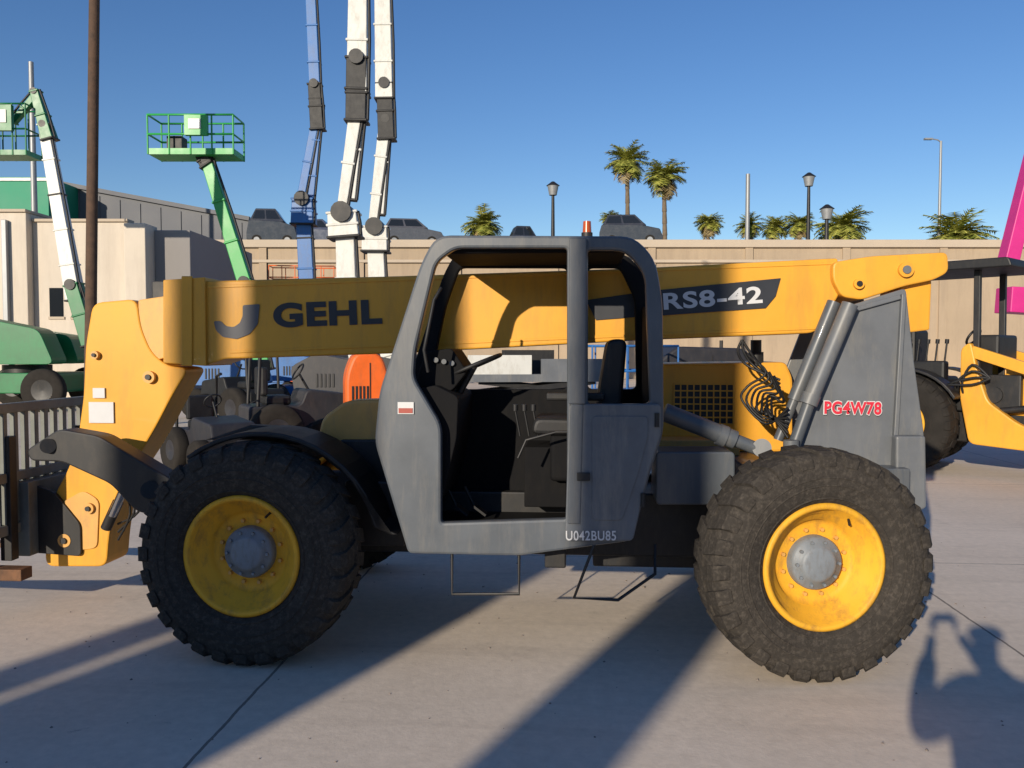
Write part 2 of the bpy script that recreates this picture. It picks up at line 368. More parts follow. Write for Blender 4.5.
b=B(); b.prism(rp(MX([(833,262),(872,256),(948,252),(949,272),(934,280),(905,286),(862,300),(842,297),(833,280)],.93),.04),.93,1.49,YEL)
b.prism(MX([(900,284),(932,280),(930,330),(906,333)],1.0),1.0,1.4,YEL)
b.obj('boom_pivot_head',BM,.012)
for px,py,r,mm in((905,270,.05,GRYL),(858,284,.035,BLK)):
    b=B(); p=M(px,py,.93); b.cyl(p+Vector((0,.005,0)),p+Vector((0,-.03,0)),r,YEL); b.cyl(p,p+Vector((0,-.04,0)),r*.55,mm); b.obj('pivot_pin',BM,.004)
nz=rp(MX([(94,303),(138,299),(142,328),(152,352),(168,366),(190,368),(174,394),(158,425),(142,452),(126,476),(115,505),(110,540),(108,566),(47,566),(46,522),(56,494),(70,468),(79,440),(85,395),(87,345)],1.05),.07)
NO=plate('boom_nose',nz,[],1.03,1.34,YEL,.012,BM)
b=B(); b.prism(rp(MX([(58,505),(84,490),(100,500),(98,548),(60,552)],1.03),.05),1.018,1.031,YELD); b.obj('nose_side_plate',NO,.004)
for px,py,r in((150,377,.045),(66,540,.05),(90,508,.04),(96,355,.03),(106,440,.04)):
    b=B(); p=M(px,py,1.02); b.cyl(p+Vector((0,.01,0)),p-Vector((0,.025,0)),r,YELD); b.cyl(p,p-Vector((0,.04,0)),r*.45,BLK); b.obj('pivot_pin',NO,.003)
b=B(); p=M(89,402,1.02);q=M(114,423,1.02); b.box(p.x,q.x,1.015,1.028,q.z,p.z,WLET); b.obj('decal',NO)
b=B(); p=M(93,388,1.02);q=M(105,398,1.02); b.box(p.x,q.x,1.015,1.028,q.z,p.z,WLET); b.obj('decal',NO)
lettering('GEHL',MX([(273,328)],.98)[0],MX([(382,324)],.98)[0],M(300,302,.98).z-M(300,327,.98).z,.9935,DLET,BM,.045)
def L2(px,py): 
    m=M(px,py,.98); return (m.x,m.z)
sw=[(213,321),(215,330),(222,337),(236,339),(249,334),(257,324),(259,304),(242,305),(242,316),(239,323),(233,327),(225,326),(220,321)]
b=B(); b.prism(rp([L2(*q) for q in sw],.015),.992,.997,GLOGO); b.obj('logo',BM)
b=B(); b.prism([L2(*q) for q in [(638,292),(781,278),(776,296),(766,308),(640,317)]],.990,.997,DLET); b.obj('decal_panel',BM)
b=B(); b.prism([L2(*q) for q in [(586,300),(636,293),(636,317),(596,320)]],.990,.996,DLET); b.obj('decal_panel',BM)
lettering('RS8-42',MX([(664,310)],.98)[0],MX([(763,303)],.98)[0],M(700,291,.98).z-M(700,308,.98).z,.986,WLET,BM,.026)
# ------------- rear frame
rfp=[(842,308),(906,288),(914,360),(924,432),(924,500),(892,508),(888,472),(800,462),(792,452),(806,400)]
RF=plate('rear_frame',rp(MX(rfp,.80),.03),[],.80,.84,GRYL,.008,TH)
plate('far_frame_plate',rp(MX(rfp,.80),.03),[],1.60,1.64,GRYL,.008,RF)
b=B()
b.beam(M(903,294,.79),M(893,470,.79),.05,.03,GRYL,up=(1,0,0)); b.beam(M(846,312,.79),M(900,297,.79),.035,.03,GRYL)
b.obj('frame_stiffener',RF,.006)
b=B(); b.prism(rp(MX([(896,436),(926,436),(927,508),(912,514),(896,500)],.70),.02),.70,.79,GRYL); b.obj('counterweight',TH,.015)
b=B(); b.box(M(740,455,.8).x,M(900,455,.8).x,.62,1.58,M(800,500,.8).z,M(800,464,.8).z,GRY); b.obj('rear_deck',TH,.01)
A_=MX([(824,414)],.78)[0]; B_=MX([(881,415)],.78)[0]; hh_=M(850,401,.78).z-M(850,414,.78).z
lettering('PG4W78',A_,B_,hh_,.774,REDP,RF,.035)
lettering('PG4W78',(A_[0]-.006,A_[1]-.008),(B_[0]+.006,B_[1]-.008),hh_+.014,.778,WLET,RF,.075)
b=B()
b.cyl(M(850,304,.72),M(810,400,.72),.052,GRYL,n=28); b.cyl(M(810,400,.72),M(793,448,.72),.040,GRY,n=28); b.cyl(M(812,394,.72),M(808,404,.72),.060,GRYL,n=28)
b.cyl(M(791,440,.66),M(791,468,.66),.05,GRYL)
b.obj('lift_cylinder',TH,.004)
b=B(); b.cyl(M(834,302,.88),M(794,400,.88),.045,GRY,n=28); b.cyl(M(794,400,.88),M(778,440,.88),.032,GRY,n=28); b.obj('lift_cylinder',TH)
b=B(); b.cyl(M(664,412,.6),M(735,440,.6),.06,GRY); b.cyl(M(735,440,.6),M(765,452,.6),.042,GRY); b.cyl(M(762,448,.55),M(762,448,.7),.06,GRY); b.cyl(M(718,434,.6),M(726,437,.6),.07,GRY)
b.obj('steering_cylinder',TH)
hd=B(); hd.prism(rp(MX([(648,364),(786,362),(793,378),(793,452),(648,452)],1.45),.04),1.45,2.2,YEL)
HD=hd.obj('engine_hood',TH,.02)
b=B(); p=M(674,384,1.45);q=M(733,424,1.45); b.box(p.x,q.x,1.443,1.448,q.z,p.z,BLK)
nx,nzz=9,6
for i in range(nx+1):
    x=p.x+(q.x-p.x)*i/nx; b.box(x-.005,x+.005,1.436,1.443,q.z,p.z,YEL)
for j in range(nzz+1):
    z=q.z+(p.z-q.z)*j/nzz; b.box(p.x,q.x,1.434,1.441,z-.005,z+.005,YEL)
b.obj('grille',HD)
b=B(); b.prism(rp(MX([(655,440),(740,440),(740,456),(655,456)],1.2),.01),1.2,1.45,YELD); b.obj('hood_sill',TH,.01)
b=B(); b.cyl(M(756,372,1.5),M(756,340,1.5),.04,BLK); b.cyl(M(756,366,1.5),M(756,352,1.5),.055,BLK); b.obj('exhaust_stack',TH,.01)
def cr(P,n=5):
    Q=[]
    for i in range(len(P)-1):
        p0=P[max(i-1,0)];p1=P[i];p2=P[i+1];p3=P[min(i+2,len(P)-1)]
        for j in range(n):
            t=j/n; Q.append(.5*((2*p1)+(p2-p0)*t+(2*p0-5*p1+4*p2-p3)*t*t+(3*p1-p0-3*p2+p3)*t**3))
    return Q+[P[-1]]
for k in range(7):
    b=B()
    a=M(744+5*k,352+4*k,1.15-.04*k); c1=M(742+5*k,400+3*k,1.0-.03*k); e=M(788,408+5*k,.8)
    m1=M(766+3*k,372+5*k,.98)
    b.tube(cr([a,m1,M(748+4*k,386+2*k,1.02),c1,M(766,424-3*k,.92),e]),.009,BLKP,n=6); b.obj('hydraulic_hose',TH)
for k in range(3):
    b=B(); b.tube(cr([M(742,340,1.1),M(738+6*k,352,1.1),M(748+6*k,366,1.1),M(780,380+4*k,1.0)]),.010,BLKP,n=6); b.obj('hydraulic_hose',TH)
# ------------- fork carriage
xc=-3.72
b=B()
for z in(.62,1.0,1.5): b.box(xc-.03,xc+.03,.42,2.05,z-.035,z+.035,OLV)
for i in range(15):
    y=.42+i*(1.63/14); b.box(xc-.02,xc+.02,y-.022,y+.022,.66,1.47,OLV)
for y in(.8,1.65): b.box(xc-.036,xc+.05,y-.04,y+.04,.40,1.30,BLK)
for y in(.42,2.05): b.box(xc-.028,xc+.028,y-.03,y+.03,.45,1.48,OLV)
b.box(xc-.06,xc+.09,.9,1.6,.4,.95,OLV)
CR=b.obj('fork_carriage',TH,.006)
for y in(.62,1.75):
    b=B(); b.box(xc-.12,xc-.06,y,y+.13,.24,1.02,RUST); b.prism([(xc-.06,.24),(xc-.12,.30),(xc-1.3,.27),(xc-1.3,.255),(xc-.1,.235)],y,y+.13,RUST); b.obj('fork',CR,.006)
for yy in(1.0,1.36):
    b=B(); b.prism(rp([(xc+.05,.40),(xc+.05,.92),(xc+.22,.86),(xc+.42,.62),(xc+.42,.38)],.04),yy,yy+.04,BLK); b.obj('carriage_bracket',CR,.006)
b=B(); b.box(xc-.1,xc+.3,.5,.62,.33,.41,RUST); b.obj('side_shift_bar',CR,.006)
b=B(); b.prism(rp(MX([(26,450),(58,429),(98,436),(172,480),(176,500),(158,516),(136,512),(110,484),(62,462),(30,461)],.5),.05),.5,.68,BLK)
b.cyl(M(48,446,.47),M(48,446,.75),.05,BLK)
b.cyl(M(150,490,.47),M(150,490,.75),.06,BLK); b.box(M(150,500,.5).x,-1.9,.62,.8,.62,.95,BLK)
b.obj('stabiliser_arm',TH,.012)
b=B(); b.cyl(M(112,515,.85),M(128,480,.8),.03,CHR); b.cyl(M(106,528,.9),M(118,502,.87),.038,BLK); b.obj('tilt_cylinder',TH)
for k in range(3):
    b=B(); b.tube(cr([M(60+8*k,432,.7),M(100+6*k,452-4*k,.9),M(130+5*k,505,.9),M(118,540-8*k,.95)]),.009,BLKP,n=6); b.obj('hydraulic_hose',TH)
# ============================================================ LIFTS
def boom_lift(label,cat,base,main,sec,segs,basket=None,group='aerial lifts parked in the yard',wr=.42,bw=1.9,hoses=True,sc=1.0,hub=None):
    E=empty('boom_lift',(base[0],base[1],0)); top(E,label,cat,group)
    o=Vector((base[0],base[1],0))
    b=B(); ln=bw*sc; wr*=sc
    b.prism(rp([(-ln/2,.35*sc),(-ln/2,.75*sc),(ln/2,.75*sc),(ln/2,.35*sc)],.1),-.7*sc,.7*sc,main); b.obj('chassis',E,.03)
    b=B(); b.cyl((0,0,.75*sc),(0,0,.9*sc),.45*sc,BLK)
    b.prism(rp([(-ln*.55,.92*sc),(-ln*.6,1.55*sc),(-ln*.3,1.85*sc),(ln*.35,1.6*sc),(ln*.5,.92*sc)],.15*sc),-.75*sc,-.2*sc,main); b.prism(rp([(-ln*.55,.92*sc),(-ln*.6,1.45*sc),(-ln*.3,1.7*sc),(ln*.4,1.5*sc),(ln*.5,.92*sc)],.15*sc),.2*sc,.75*sc,main)
    for i in range(5): b.box(-ln*.3+i*.09*sc,-ln*.3+i*.09*sc+.045*sc,-.77*sc,-.75*sc,1.1*sc,1.4*sc,BLK)
    b.obj('turntable',E,.03)
    w0=None
    for sx in(-1,1):
        for sy in(-1,1):
            loc=(sx*ln*.42,sy*.85*sc,wr)
            if w0 is None:
                bb=B(); bb.lathe([(wr*.5,-.12),(wr*.9,-.15),(wr,-.1),(wr,.1),(wr*.9,.15),(wr*.5,.12)],(0,0,0),RUBF,n=28); bb.lathe([(0,-.08),(wr*.3,-.1),(wr*.5,-.12)],(0,0,0),hub or main,n=24); w0=bb.obj('wheel',E); w0.location=loc
            else:
                w=w0.copy(); link(w); w.location=loc
    for (p0,p1,a0,a1,mt) in segs:
        p0=Vector(p0)-o;p1=Vector(p1)-o
        b=B(); b.beam(p0,p1,a0,a0*.9,mt,a1,a1*.9)
        d=(p1-p0).normalized(); sd=Vector((d.z,0,-d.x)).normalized()
        if hoses:
            b.tube([p0+sd*(a0*.5+.04)-Vector((0,a0*.35,0)),(p0+p1)/2+sd*(a0*.5+.05)-Vector((0,a0*.35,0)),p1+sd*(a1*.5+.04)-Vector((0,a1*.35,0))],.035,BLKP)
            ncl=max(2,int((p1-p0).length/1.0))
            for i in range(ncl+1):
                q=p0.lerp(p1,i/ncl); aw=a0+(a1-a0)*i/ncl; b.beam(q-d*.03,q+d*.03,aw+.07,aw*.9+.05,BLKP if i%3==0 else mt)
        b.cyl(p1-Vector((0,a1*.6,0)),p1+Vector((0,a1*.6,0)),a1*.36,BLK,n=14); 
        b.obj('boom_section',E,.02)
    if basket:
        c,wd,hh,mt=basket; c=Vector(c)-o; b=B()
        b.box(c.x-wd/2,c.x+wd/2,c.y-.45,c.y+.45,c.z,c.z+.16,mt)
        for z in(.55,1.08):
            z*=hh/1.08
            b.tube([c+Vector((sx*wd/2,sy*.45,z)) for sx,sy in((-1,-1),(1,-1),(1,1),(-1,1))],.03,mt,closed=True)
        for i in range(5):
            for sy in(-1,1):
                x=-wd/2+wd*i/4; b.tube([c+Vector((x,sy*.45,0)),c+Vector((x,sy*.45,hh))],.025,mt)
        b.box(c.x-.1,c.x+.5,c.y-.62,c.y-.47,c.z+hh*.45,c.z+hh*.95,mt)
        b.box(c.x+.02,c.x+.35,c.y-.65,c.y-.62,c.z+hh*.6,c.z+hh*.85,WHT)
        b.box(c.x-.7,c.x-.3,c.y-.3,c.y+.1,c.z+.16,c.z+hh*.5,BLKP)
        b.obj('basket',E)
    return E
def S(a,b_,Y,w0,w1,mt,Y2=None):
    k=Y/F; return (W(a[0],a[1],Y),W(b_[0],b_[1],Y2 or Y),w0*k,w1*k,mt)
Y=19.
boom_lift('white articulated boom lift with arm raised straight up','boom lift',(W(348,300,Y).x,Y),SLT,WHT,
  [S((372,405),(350,320),Y,20,20,WHT),S((349,330),(346,228),Y,20,18,WHT),S((346,238),(344,214),Y,30,28,WHT),S((341,218),(357,110),Y,9,13,WHT),S((352,200),(362,100),Y,7,8,WHT),S((357,122),(358,60),Y,20,20,BLKP),S((358,95),(359,-10),Y,20,18,WHT),S((359,-10),(360,-260),Y,15,13,WHT)])
Y=23.5
boom_lift('white articulated boom lift with black hoses, arm raised','boom lift',(W(382,300,Y).x,Y),SLT,WHT,
  [S((400,390),(380,320),Y,18,18,WHT),S((380,330),(376,240),Y,17,16,WHT),S((376,252),(376,228),Y,25,24,WHT),S((372,232),(386,120),Y,8,12,WHT),S((381,215),(388,110),Y,6,7,WHT),S((387,140),(385,85),Y,16,15,BLKP),S((385,100),(383,-10),Y,17,15,WHT),S((383,-10),(382,-220),Y,12,10,WHT)])
Y=27.5
boom_lift('blue articulated boom lift with arm raised high','boom lift',(W(306,300,Y).x,Y),BLU,BLU,
  [S((320,390),(308,320),Y,16,16,BLU),S((310,330),(304,208),Y,15,14,BLU),S((304,225),(304,200),Y,22,20,BLU),S((300,205),(316,120),Y,8,8,BLU),S((310,212),(320,105),Y,6,7,BLU),S((318,130),(315,85),Y,13,12,BLKP),S((316,100),(311,-10),Y,11,10,BLU),S((311,-10),(309,-150),Y,9,8,BLU)])
Y=23.
boom_lift('bright green boom lift with basket raised','boom lift',(W(262,300,Y).x-1.2,Y+1.2),BLU,GRNL,
  [S((265,370),(246,282),Y,17,15,GRNL),S((246,282),(208,162),Y,15,12,GRNL),S((208,166),(200,154),Y,14,10,BLKP)],basket=(W(197,158,Y),2.3,1.05,GRNL))
Y=27.
boom_lift('green boom lift with white arm and raised basket','boom lift',(W(26,300,Y).x,Y),GRN,WHT,
  [S((92,345),(74,285),Y,16,15,GRN),S((76,300),(45,125),Y,15,10,WHT),S((50,140),(36,92),Y,13,9,GRN),S((36,96),(14,122),Y,7,6,GRN)],basket=(W(8,158,Y),1.7,1.6,GRN),sc=1.6,hub=BLK)
Y=19.
boom_lift('magenta boom lift with arm raised behind the tractor','boom lift',(W(1130,300,Y).x,Y),PNK,PNK,
  [S((1003,300),(1090,305),Y,28,28,PNK),S((1008,262),(1040,130),Y,16,14,PNK),S((1040,130),(1050,60),Y,12,10,PNK)],hoses=False)
# masts standing behind the photographer that throw the long shadows
SAZ=math.radians(27.5); SD=Vector((math.sin(SAZ),math.cos(SAZ),0)); PD=Vector((math.cos(SAZ),-math.sin(SAZ),0))
REF=Vector((-1.8,3.81,0))
def mast(cross,dist,w,h,lab):
    p=REF+PD*cross-SD*dist; p.z=0
    z=Vector((0,0,1)); off=Vector((0,0,1.2))
    boom_lift(lab,'boom lift',(p.x,p.y),WHT,WHT,[(p+off,p+z*(h*.5),w,w,WHT),(p+z*(h*.5),p+z*h,w*.98,w*.9,WHT)],hoses=False)
mast(1.74,13,.50,9,'white mast lift whose raised arm shades the concrete')
mast(-.10,12,.70,8.5,'white mast lift standing near the photographer')
mast(-.76,15.5,.66,9,'white mast lift with thick raised arm by the photographer')
mast(-1.46,18.5,.34,10,'white mast lift with thin raised arm')
b=B(); b.box(-90,90,-62,-48,0,10.5,ROOFM); b.box(-90,90,-47.9,-47.6,10.2,10.8,GALV)  # unseen hall added behind the camera to cut horizon glow and deepen shade
for i in range(24): b.box(-88+i*7.4,-84.5+i*7.4,-47.98,-47.9,0,5.0,BLK)
o=b.obj('sky_block_hall'); top(o,'unseen dark grey hall with roller doors, added behind the camera to block low sky glow','building')
# ============================================================ scissor lifts and plant
def scissor(x,y,ln,main,hgt,label,rot=0,deck=None,rails=True):
    E=empty('scissor_lift',(x,y,0),rot); top(E,label,'scissor lift','aerial lifts parked in the yard')
    b=B(); b.prism(rp([(-ln/2,.22),(-ln/2,.62),(ln/2,.62),(ln/2,.22)],.08),-.5,.5,main); b.obj('chassis',E,.02)
    b=B(); z0=.64; z1=hgt; n=4
    for i in range(n):
        za=z0+(z1-z0)*i/n; zb=z0+(z1-z0)*(i+1)/n
        for yy in(-.42,.42): b.beam((-ln*.42,yy,za),(ln*.42,yy,zb),.06,.08,main); b.beam((-ln*.42,yy+.07,zb),(ln*.42,yy+.07,za),.06,.08,main)
    b.obj('scissor_stack',E)
    b=B(); b.box(-ln/2,ln/2,-.5,.5,hgt,hgt+.12,deck or main)
    if rails:
        for z in(.5,1.0): b.tube([(sx*ln/2,sy*.48,hgt+z) for sx,sy in((-1,-1),(1,-1),(1,1),(-1,1))],.025,deck or main,closed=True)
        for i in range(6):
            for yy in(-.48,.48): xx=-ln/2+ln*i/5; b.tube([(xx,yy,hgt),(xx,yy,hgt+1)],.02,deck or main)
    else:
        b.box(-ln/2,-.1,-.5,-.44,hgt+.12,hgt+.42,WHT); b.box(.05,ln/2,-.5,-.44,hgt+.12,hgt+.36,deck or main); b.box(-.5,.3,-.2,.3,hgt+.12,hgt+.5,BLKP)
    b.obj('platform',E)
    for sx in(-1,1):
        for yy in(-.52,.52):
            bb=B(); bb.cyl((0,-.09,0),(0,.09,0),.26,RUBF); bb.cyl((0,-.1,0),(0,.1,0),.12,WHT); w=bb.obj('wheel',E); w.location=(sx*ln*.38,yy,.26)
    return E
def compressor(x,y,ln,h,main,label,rot=0,wd=.7,wh=.34):
    E=empty('towable_compressor',(x,y,0),rot); top(E,label,'air compressor')
    b=B(); b.prism(rp([(-ln/2,.45),(-ln/2,h*.80),(-ln*.30,h),(ln*.30,h*.98),(ln/2,h*.72),(ln/2,.45)],.16),-wd,wd,main); o=b.obj('canopy',E,.06,3)
    b=B()
    for i in range(5): b.box(-ln*.36+i*.06,-ln*.36+i*.06+.03,-wd-.015,-wd,.8,h*.70,BLK)
    b.obj('vent',E)
    b=B(); b.box(.02,.035,-wd-.012,-wd,.5,h*.9,BLK); b.obj('side_panel_seam',E)
    b=B(); b.box(.10,.24,-wd-.02,-wd,.95,1.05,BLK); b.obj('latch',E)
    b=B(); b.cyl((ln*.2,0,h-.04),(ln*.2,0,h+.14),.04,BLK); b.obj('exhaust',E)
    b=B(); b.beam((ln/2-.02,0,.5),(ln/2+.8,0,.45),.1,.1,BLK); b.obj('tow_bar',E)
    for yy in(-wd-.08,wd+.08):
        b=B(); b.cyl((0,-.1,0),(0,.1,0),wh,RUBF); b.cyl((0,-.11,0),(0,.11,0),wh*.5,SLT); w=b.obj('wheel',E); w.location=(0,yy,wh)
scissor(W(248,300,30).x,31,2.6,BLU,.9,'blue scissor lift parked in the back of the yard')
compressor(W(366,300,14).x,14.0,.75,1.90,ORG,'solid orange towable compressor behind the telehandler',.25,wd=.40)
def tow_tractor(x,y,rot,label,main,sc=1.0):
    E=empty('tow_tractor',(x,y,0),rot); E.scale=(sc,)*3; top(E,label,'tow tractor')
    b=B(); b.prism(rp([(-.9,.35),(-.9,.8),(-.1,.8),(0,1.05),(.8,.95),(.9,.35)],.08),-.42,.42,main); b.obj('body',E,.03)
    b=B(); b.box(-.6,-.2,-.25,.25,.8,.95,BLKP); b.box(-.68,-.56,-.25,.25,.95,1.4,BLKP); b.obj('seat',E,.04)
    for s in(-1,1):
        b=B(); b.tube([(-.75,s*.38,.8),(-.7,s*.38,1.75),(-.5,s*.38,1.8)],.03,BLKP); b.obj('roll_bar',E)
    b=B(); b.tube([(.15,0,1.0),(-.02,0,1.3)],.02,BLKP); b.tube([(-.03+.08*math.sin(t),.16*math.cos(t),1.32+.12*math.sin(t)) for t in [i*.45 for i in range(14)]],.015,BLKP,closed=True); b.obj('steering_wheel',E)
    for xx,r in((-.5,.42),(.6,.34)):
        for s in(-1,1):
            bb=B(); bb.lathe([(r*.45,-.1),(r*.9,-.13),(r,-.08),(r,.08),(r*.9,.13),(r*.45,.1)],(0,0,0),RUBF,n=28); bb.lathe([(0,-.06),(r*.2,-.09),(r*.45,-.10)],(0,0,0),SLT,n=20); bb.lathe([(0,.06),(r*.45,.10)],(0,0,0),SLT,n=20); w=bb.obj('wheel',E); w.location=(xx,s*.52,r)
tow_tractor(W(292,300,15).x,15.5,.5,'dark tow tractor with roll bars standing in the yard',SLT,1.15)
tow_tractor(W(212,300,13).x,13,-.8,'small dark tow tractor beside the fork end',SLT,.85)
tow_tractor(W(240,300,21).x,21,2.5,'black tow tractor parked before the lifts',BLKP,1.2)
scissor(W(535,300,13).x,13.5,2.2,BLKP,1.42,'lowered grey scissor lift with white side boxes behind the cab',.1,GRYL,rails=False)
compressor(W(700,300,19).x,19,2.6,2.0,SLT,'dark towable compressor behind the engine hood',.15)
scissor(W(285,300,34).x,37,2.8,ORG,4.6,'orange scissor lift raised in front of the far wall',.1)
scissor(W(628,300,17).x,17,1.8,BLU,1.0,'blue scissor lift with low platform by the cab',.2)
# ============================================================ second yellow machine
T=empty('tractor_loader',(7.22,13.2,0),math.radians(-48)); top(T,'yellow tractor loader with black canopy parked behind the telehandler','tractor')
make_wheel(.78,.46,22,.38,T,(-.6,-.85,.78),0,YELR,YELR,RUBF)
make_wheel(.78,.46,22,.38,T,(-.9,.72,.78),math.pi,YELR,YELR,RUBF)
make_wheel(.48,.28,18,.24,T,(2.1,-.75,.48),0,YELR,YELR,RUBF)
make_wheel(.48,.28,18,.24,T,(2.1,.75,.48),math.pi,YELR,YELR,RUBF)
b=B(); b.box(-1.1,2.5,-.40,.40,.5,.98,BLK); b.prism(rp([(.7,.95),(.7,1.72),(1.5,1.65),(2.5,1.5),(2.55,.9)],.1),-.42,.42,YEL); b.box(-1.1,.7,-.5,.5,.98,1.2,BLK); b.obj('body',T,.02)
for s in(-1,1):
    arcp=[(-.6+math.cos(t)*.90,.78+math.sin(t)*.86) for t in [math.radians(120-i*9) for i in range(11)]]
    b=B(); b.prism(arcp+[(x*.97-.018,z-.04) for x,z in arcp[::-1]],.62 if s>0 else -.92,.92 if s>0 else -.62,BLK); b.obj('fender',T,.01)
    b=B(); b.prism(rp([(.30,.5),(.16,1.2),(.16,1.95),(.30,2.05),(.40,1.6),(.55,1.15),(.95,.85),(1.2,.75),(1.2,.45)],.1),s*.62-.07,s*.62+.07,YEL); b.obj('loader_tower',T,.02)
b=B(); b.box(-.75,-.2,-.30,.30,1.35,1.5,BLKP); b.box(-.82,-.68,-.28,.28,1.5,2.25,BLKP); b.box(-.5,-.3,-.2,.2,1.15,1.36,BLK); b.obj('seat',T,.05)
b=B(); b.box(-1.0,-.1,-.60,-.40,1.2,1.75,BLKP); b.obj('side_console',T,.04)
b=B(); b.box(.25,.6,-.42,.42,1.75,2.15,BLKP); b.box(.1,.3,-.3,.3,1.3,1.9,BLKP); b.obj('instrument_panel',T,.04)
b=B(); b.box(.45,.95,-.56,-.44,1.0,1.55,BLK); b.cyl((.6,-.6,1.25),(.6,-.5,1.25),.12,BLK); b.obj('valve_block',T,.02)
for k in range(5):
    b=B(); x=-.7+k*.14; b.tube([(x,-.5,1.72),(x+.03,-.5,2.02)],.015,BLK); b.cyl((x+.03,-.5,2.02),(x+.035,-.5,2.09),.03,BLKP); b.obj('control_lever',T)
for k in range(4):
    b=B(); b.tube(cr([Vector((.3,-.5+.1*k,1.0)),Vector((.2-.1*k,-.72,1.35)),Vector((.35,-.76,1.7-.1*k)),Vector((.6,-.74,1.5))]),.018,BLKP,n=6); b.obj('hydraulic_hose',T)
b=B(); b.tube([(.3,0,1.8),(.12,0,2.1)],.03,BLKP); cc=Vector((.10,0,2.13)); b.tube([cc+Vector((.12*math.sin(t)*.6,.2*math.cos(t),.12*math.sin(t))) for t in [i*.35 for i in range(18)]],.02,BLKP,closed=True); b.obj('steering_wheel',T)
b=B(); b.cyl((1.3,-.1,1.65),(1.3,-.1,2.5),.05,BLK); b.cyl((1.3,-.1,1.75),(1.3,-.1,2.15),.09,BLK); b.obj('exhaust_stack',T)
for x,yy in((-1.05,-.62),(-1.05,.62),(.35,-.55),(.35,.55)):
    b=B(); b.beam((x,yy,1.0),(x*.95,yy,3.12),.09,.09,BLK); b.obj('canopy_post',T,.01)
b=B(); b.prism(rp([(-1.4,3.12),(-1.35,3.26),(.85,3.26),(.9,3.12)],.05),-.9,.9,BLKP); b.obj('canopy',T,.02)
for s in(-1,1):
    b=B(); b.beam((.3,s*.62,1.9),(1.9,s*.60,1.35),.10,.17,YEL); b.beam((1.9,s*.60,1.4),(3.0,s*.6,.4),.10,.17,YEL); b.cyl((.6,s*.55,1.0),(1.9,s*.58,1.2),.05,BLK); b.obj('loader_arm',T,.01)
b=B(); b.prism([(2.95,.15),(3.0,.75),(3.4,.9),(3.15,.5),(3.7,.14)],-1.0,1.0,YEL); b.obj('loader_bucket',T,.01)
for s in(-1,1):
    b=B(); b.beam((-1.1,s*.4,1.0),(-1.9,s*.5,1.35),.12,.2,YEL); b.beam((-1.9,s*.5,1.35),(-2.2,s*.5,.5),.12,.16,YEL); b.obj('rear_arm',T,.01)
b=B(); b.prism([(-2.0,.2),(-2.0,.7),(-2.5,.7),(-2.6,.2)],-.9,.9,YEL); b.obj('rear_scraper',T,.01)
# ============================================================ BUILDINGS / WALLS
xl,xr=-42.,48.; zt=W(600,240,55).z
b=B(); b.box(xl,xr,55,55.6,0,zt-.5,WALLM)
RW=b.obj('retaining_wall',None,.02); top(RW,'long tan concrete retaining wall closing off the yard','wall')
x=xl
while x<xr:
    b=B(); b.box(x-.25,x+.25,54.86,55,0,zt-.5,WALLM); b.box(x+.25,x+.3,54.97,55.0,0,zt-.5,BLK); b.obj('pilaster',RW); x+=6.4
b=B(); b.box(xl,xr,54.75,55.7,zt-.5,zt,COPE); b.box(xl,xr,54.80,55.0,zt-1.5,zt-1.3,COPE); b.obj('coping',RW,.03)
zr=zt-.05
b=B(); b.box(-120,140,55.7,150,-.5,zr,ASPH); o=b.obj('road'); o['kind']='structure'
Y=32.
CB=empty('warehouse',(W(80,300,Y).x,Y,0)); top(CB,'cream painted low warehouse with stepped parapet','building')
ox=CB.location.x
def wx(px,Y=32.): return W(px,300,Y).x-ox
def wz(py,Y=32.): return W(512,py,Y).z
b=B(); b.box(wx(-200),wx(34),-.4,8,0,wz(214),CREAM); b.box(wx(34),wx(131),.0,8,0,wz(222),CREAM); b.box(wx(152),wx(188),.3,8,0,wz(229),RENDR)
b.obj('wall',CB,.03)
b=B(); b.box(wx(131),wx(152),-.5,.6,0,wz(225),CREAM); b.obj('pilaster',CB,.03)
b=B(); b.box(wx(12),wx(17),-.6,-.4,0,wz(222),GALV); b.obj('downpipe',CB,.02)
b=B(); b.box(wx(-200),wx(35),-.5,8.1,wz(214),wz(211),COPE); b.box(wx(35),wx(130),-.1,.5,wz(222),wz(219),COPE); b.obj('parapet',CB,.02)
b=B(); b.box(wx(95),wx(118),-.03,.1,0,3.2,ROOFM); 
for i in range(8): b.box(wx(95),wx(118),-.06,-.03,.3+i*.37,.34+i*.37,GALV)
b.obj('door',CB)
for px in(50,72):
    b=B(); b.box(wx(px),wx(px+13),-.04,.1,3.2,4.3,CARG); b.box(wx(px)-.06,wx(px+13)+.06,-.05,-.0,3.1,3.2,COPE); b.obj('window',CB)
b=B()
xa,za=W(58,183,62).x,W(58,183,62).z; xb,zb=W(250,219,62).x,W(250,219,62).z
b.prism([(xa,0),(xa,za),(xb,zb),(xb,0)],62,80,ROOFM)
b.beam((xa,61.9,za),(xb,61.9,zb),.3,.3,ROOFM)
x=xa
while x<xb:
    b.box(x,x+.08,61.93,62,0,za+(zb-za)*(x-xa)/(xb-xa)-.4,ROOFM); x+=1.5
o=b.obj('shed'); top(o,'dark grey metal clad shed with sloping roof','building')
b=B(); xa=W(-160,180,58).x; xb=W(48,180,58).x; b.box(xa,xb,58,70,0,W(20,177,58).z,GRNB); b.box(xa,xb,57.9,58,W(20,181,58).z,W(20,178,58).z,GALV)
o=b.obj('green_building'); top(o,'green clad industrial building behind the warehouse','building')
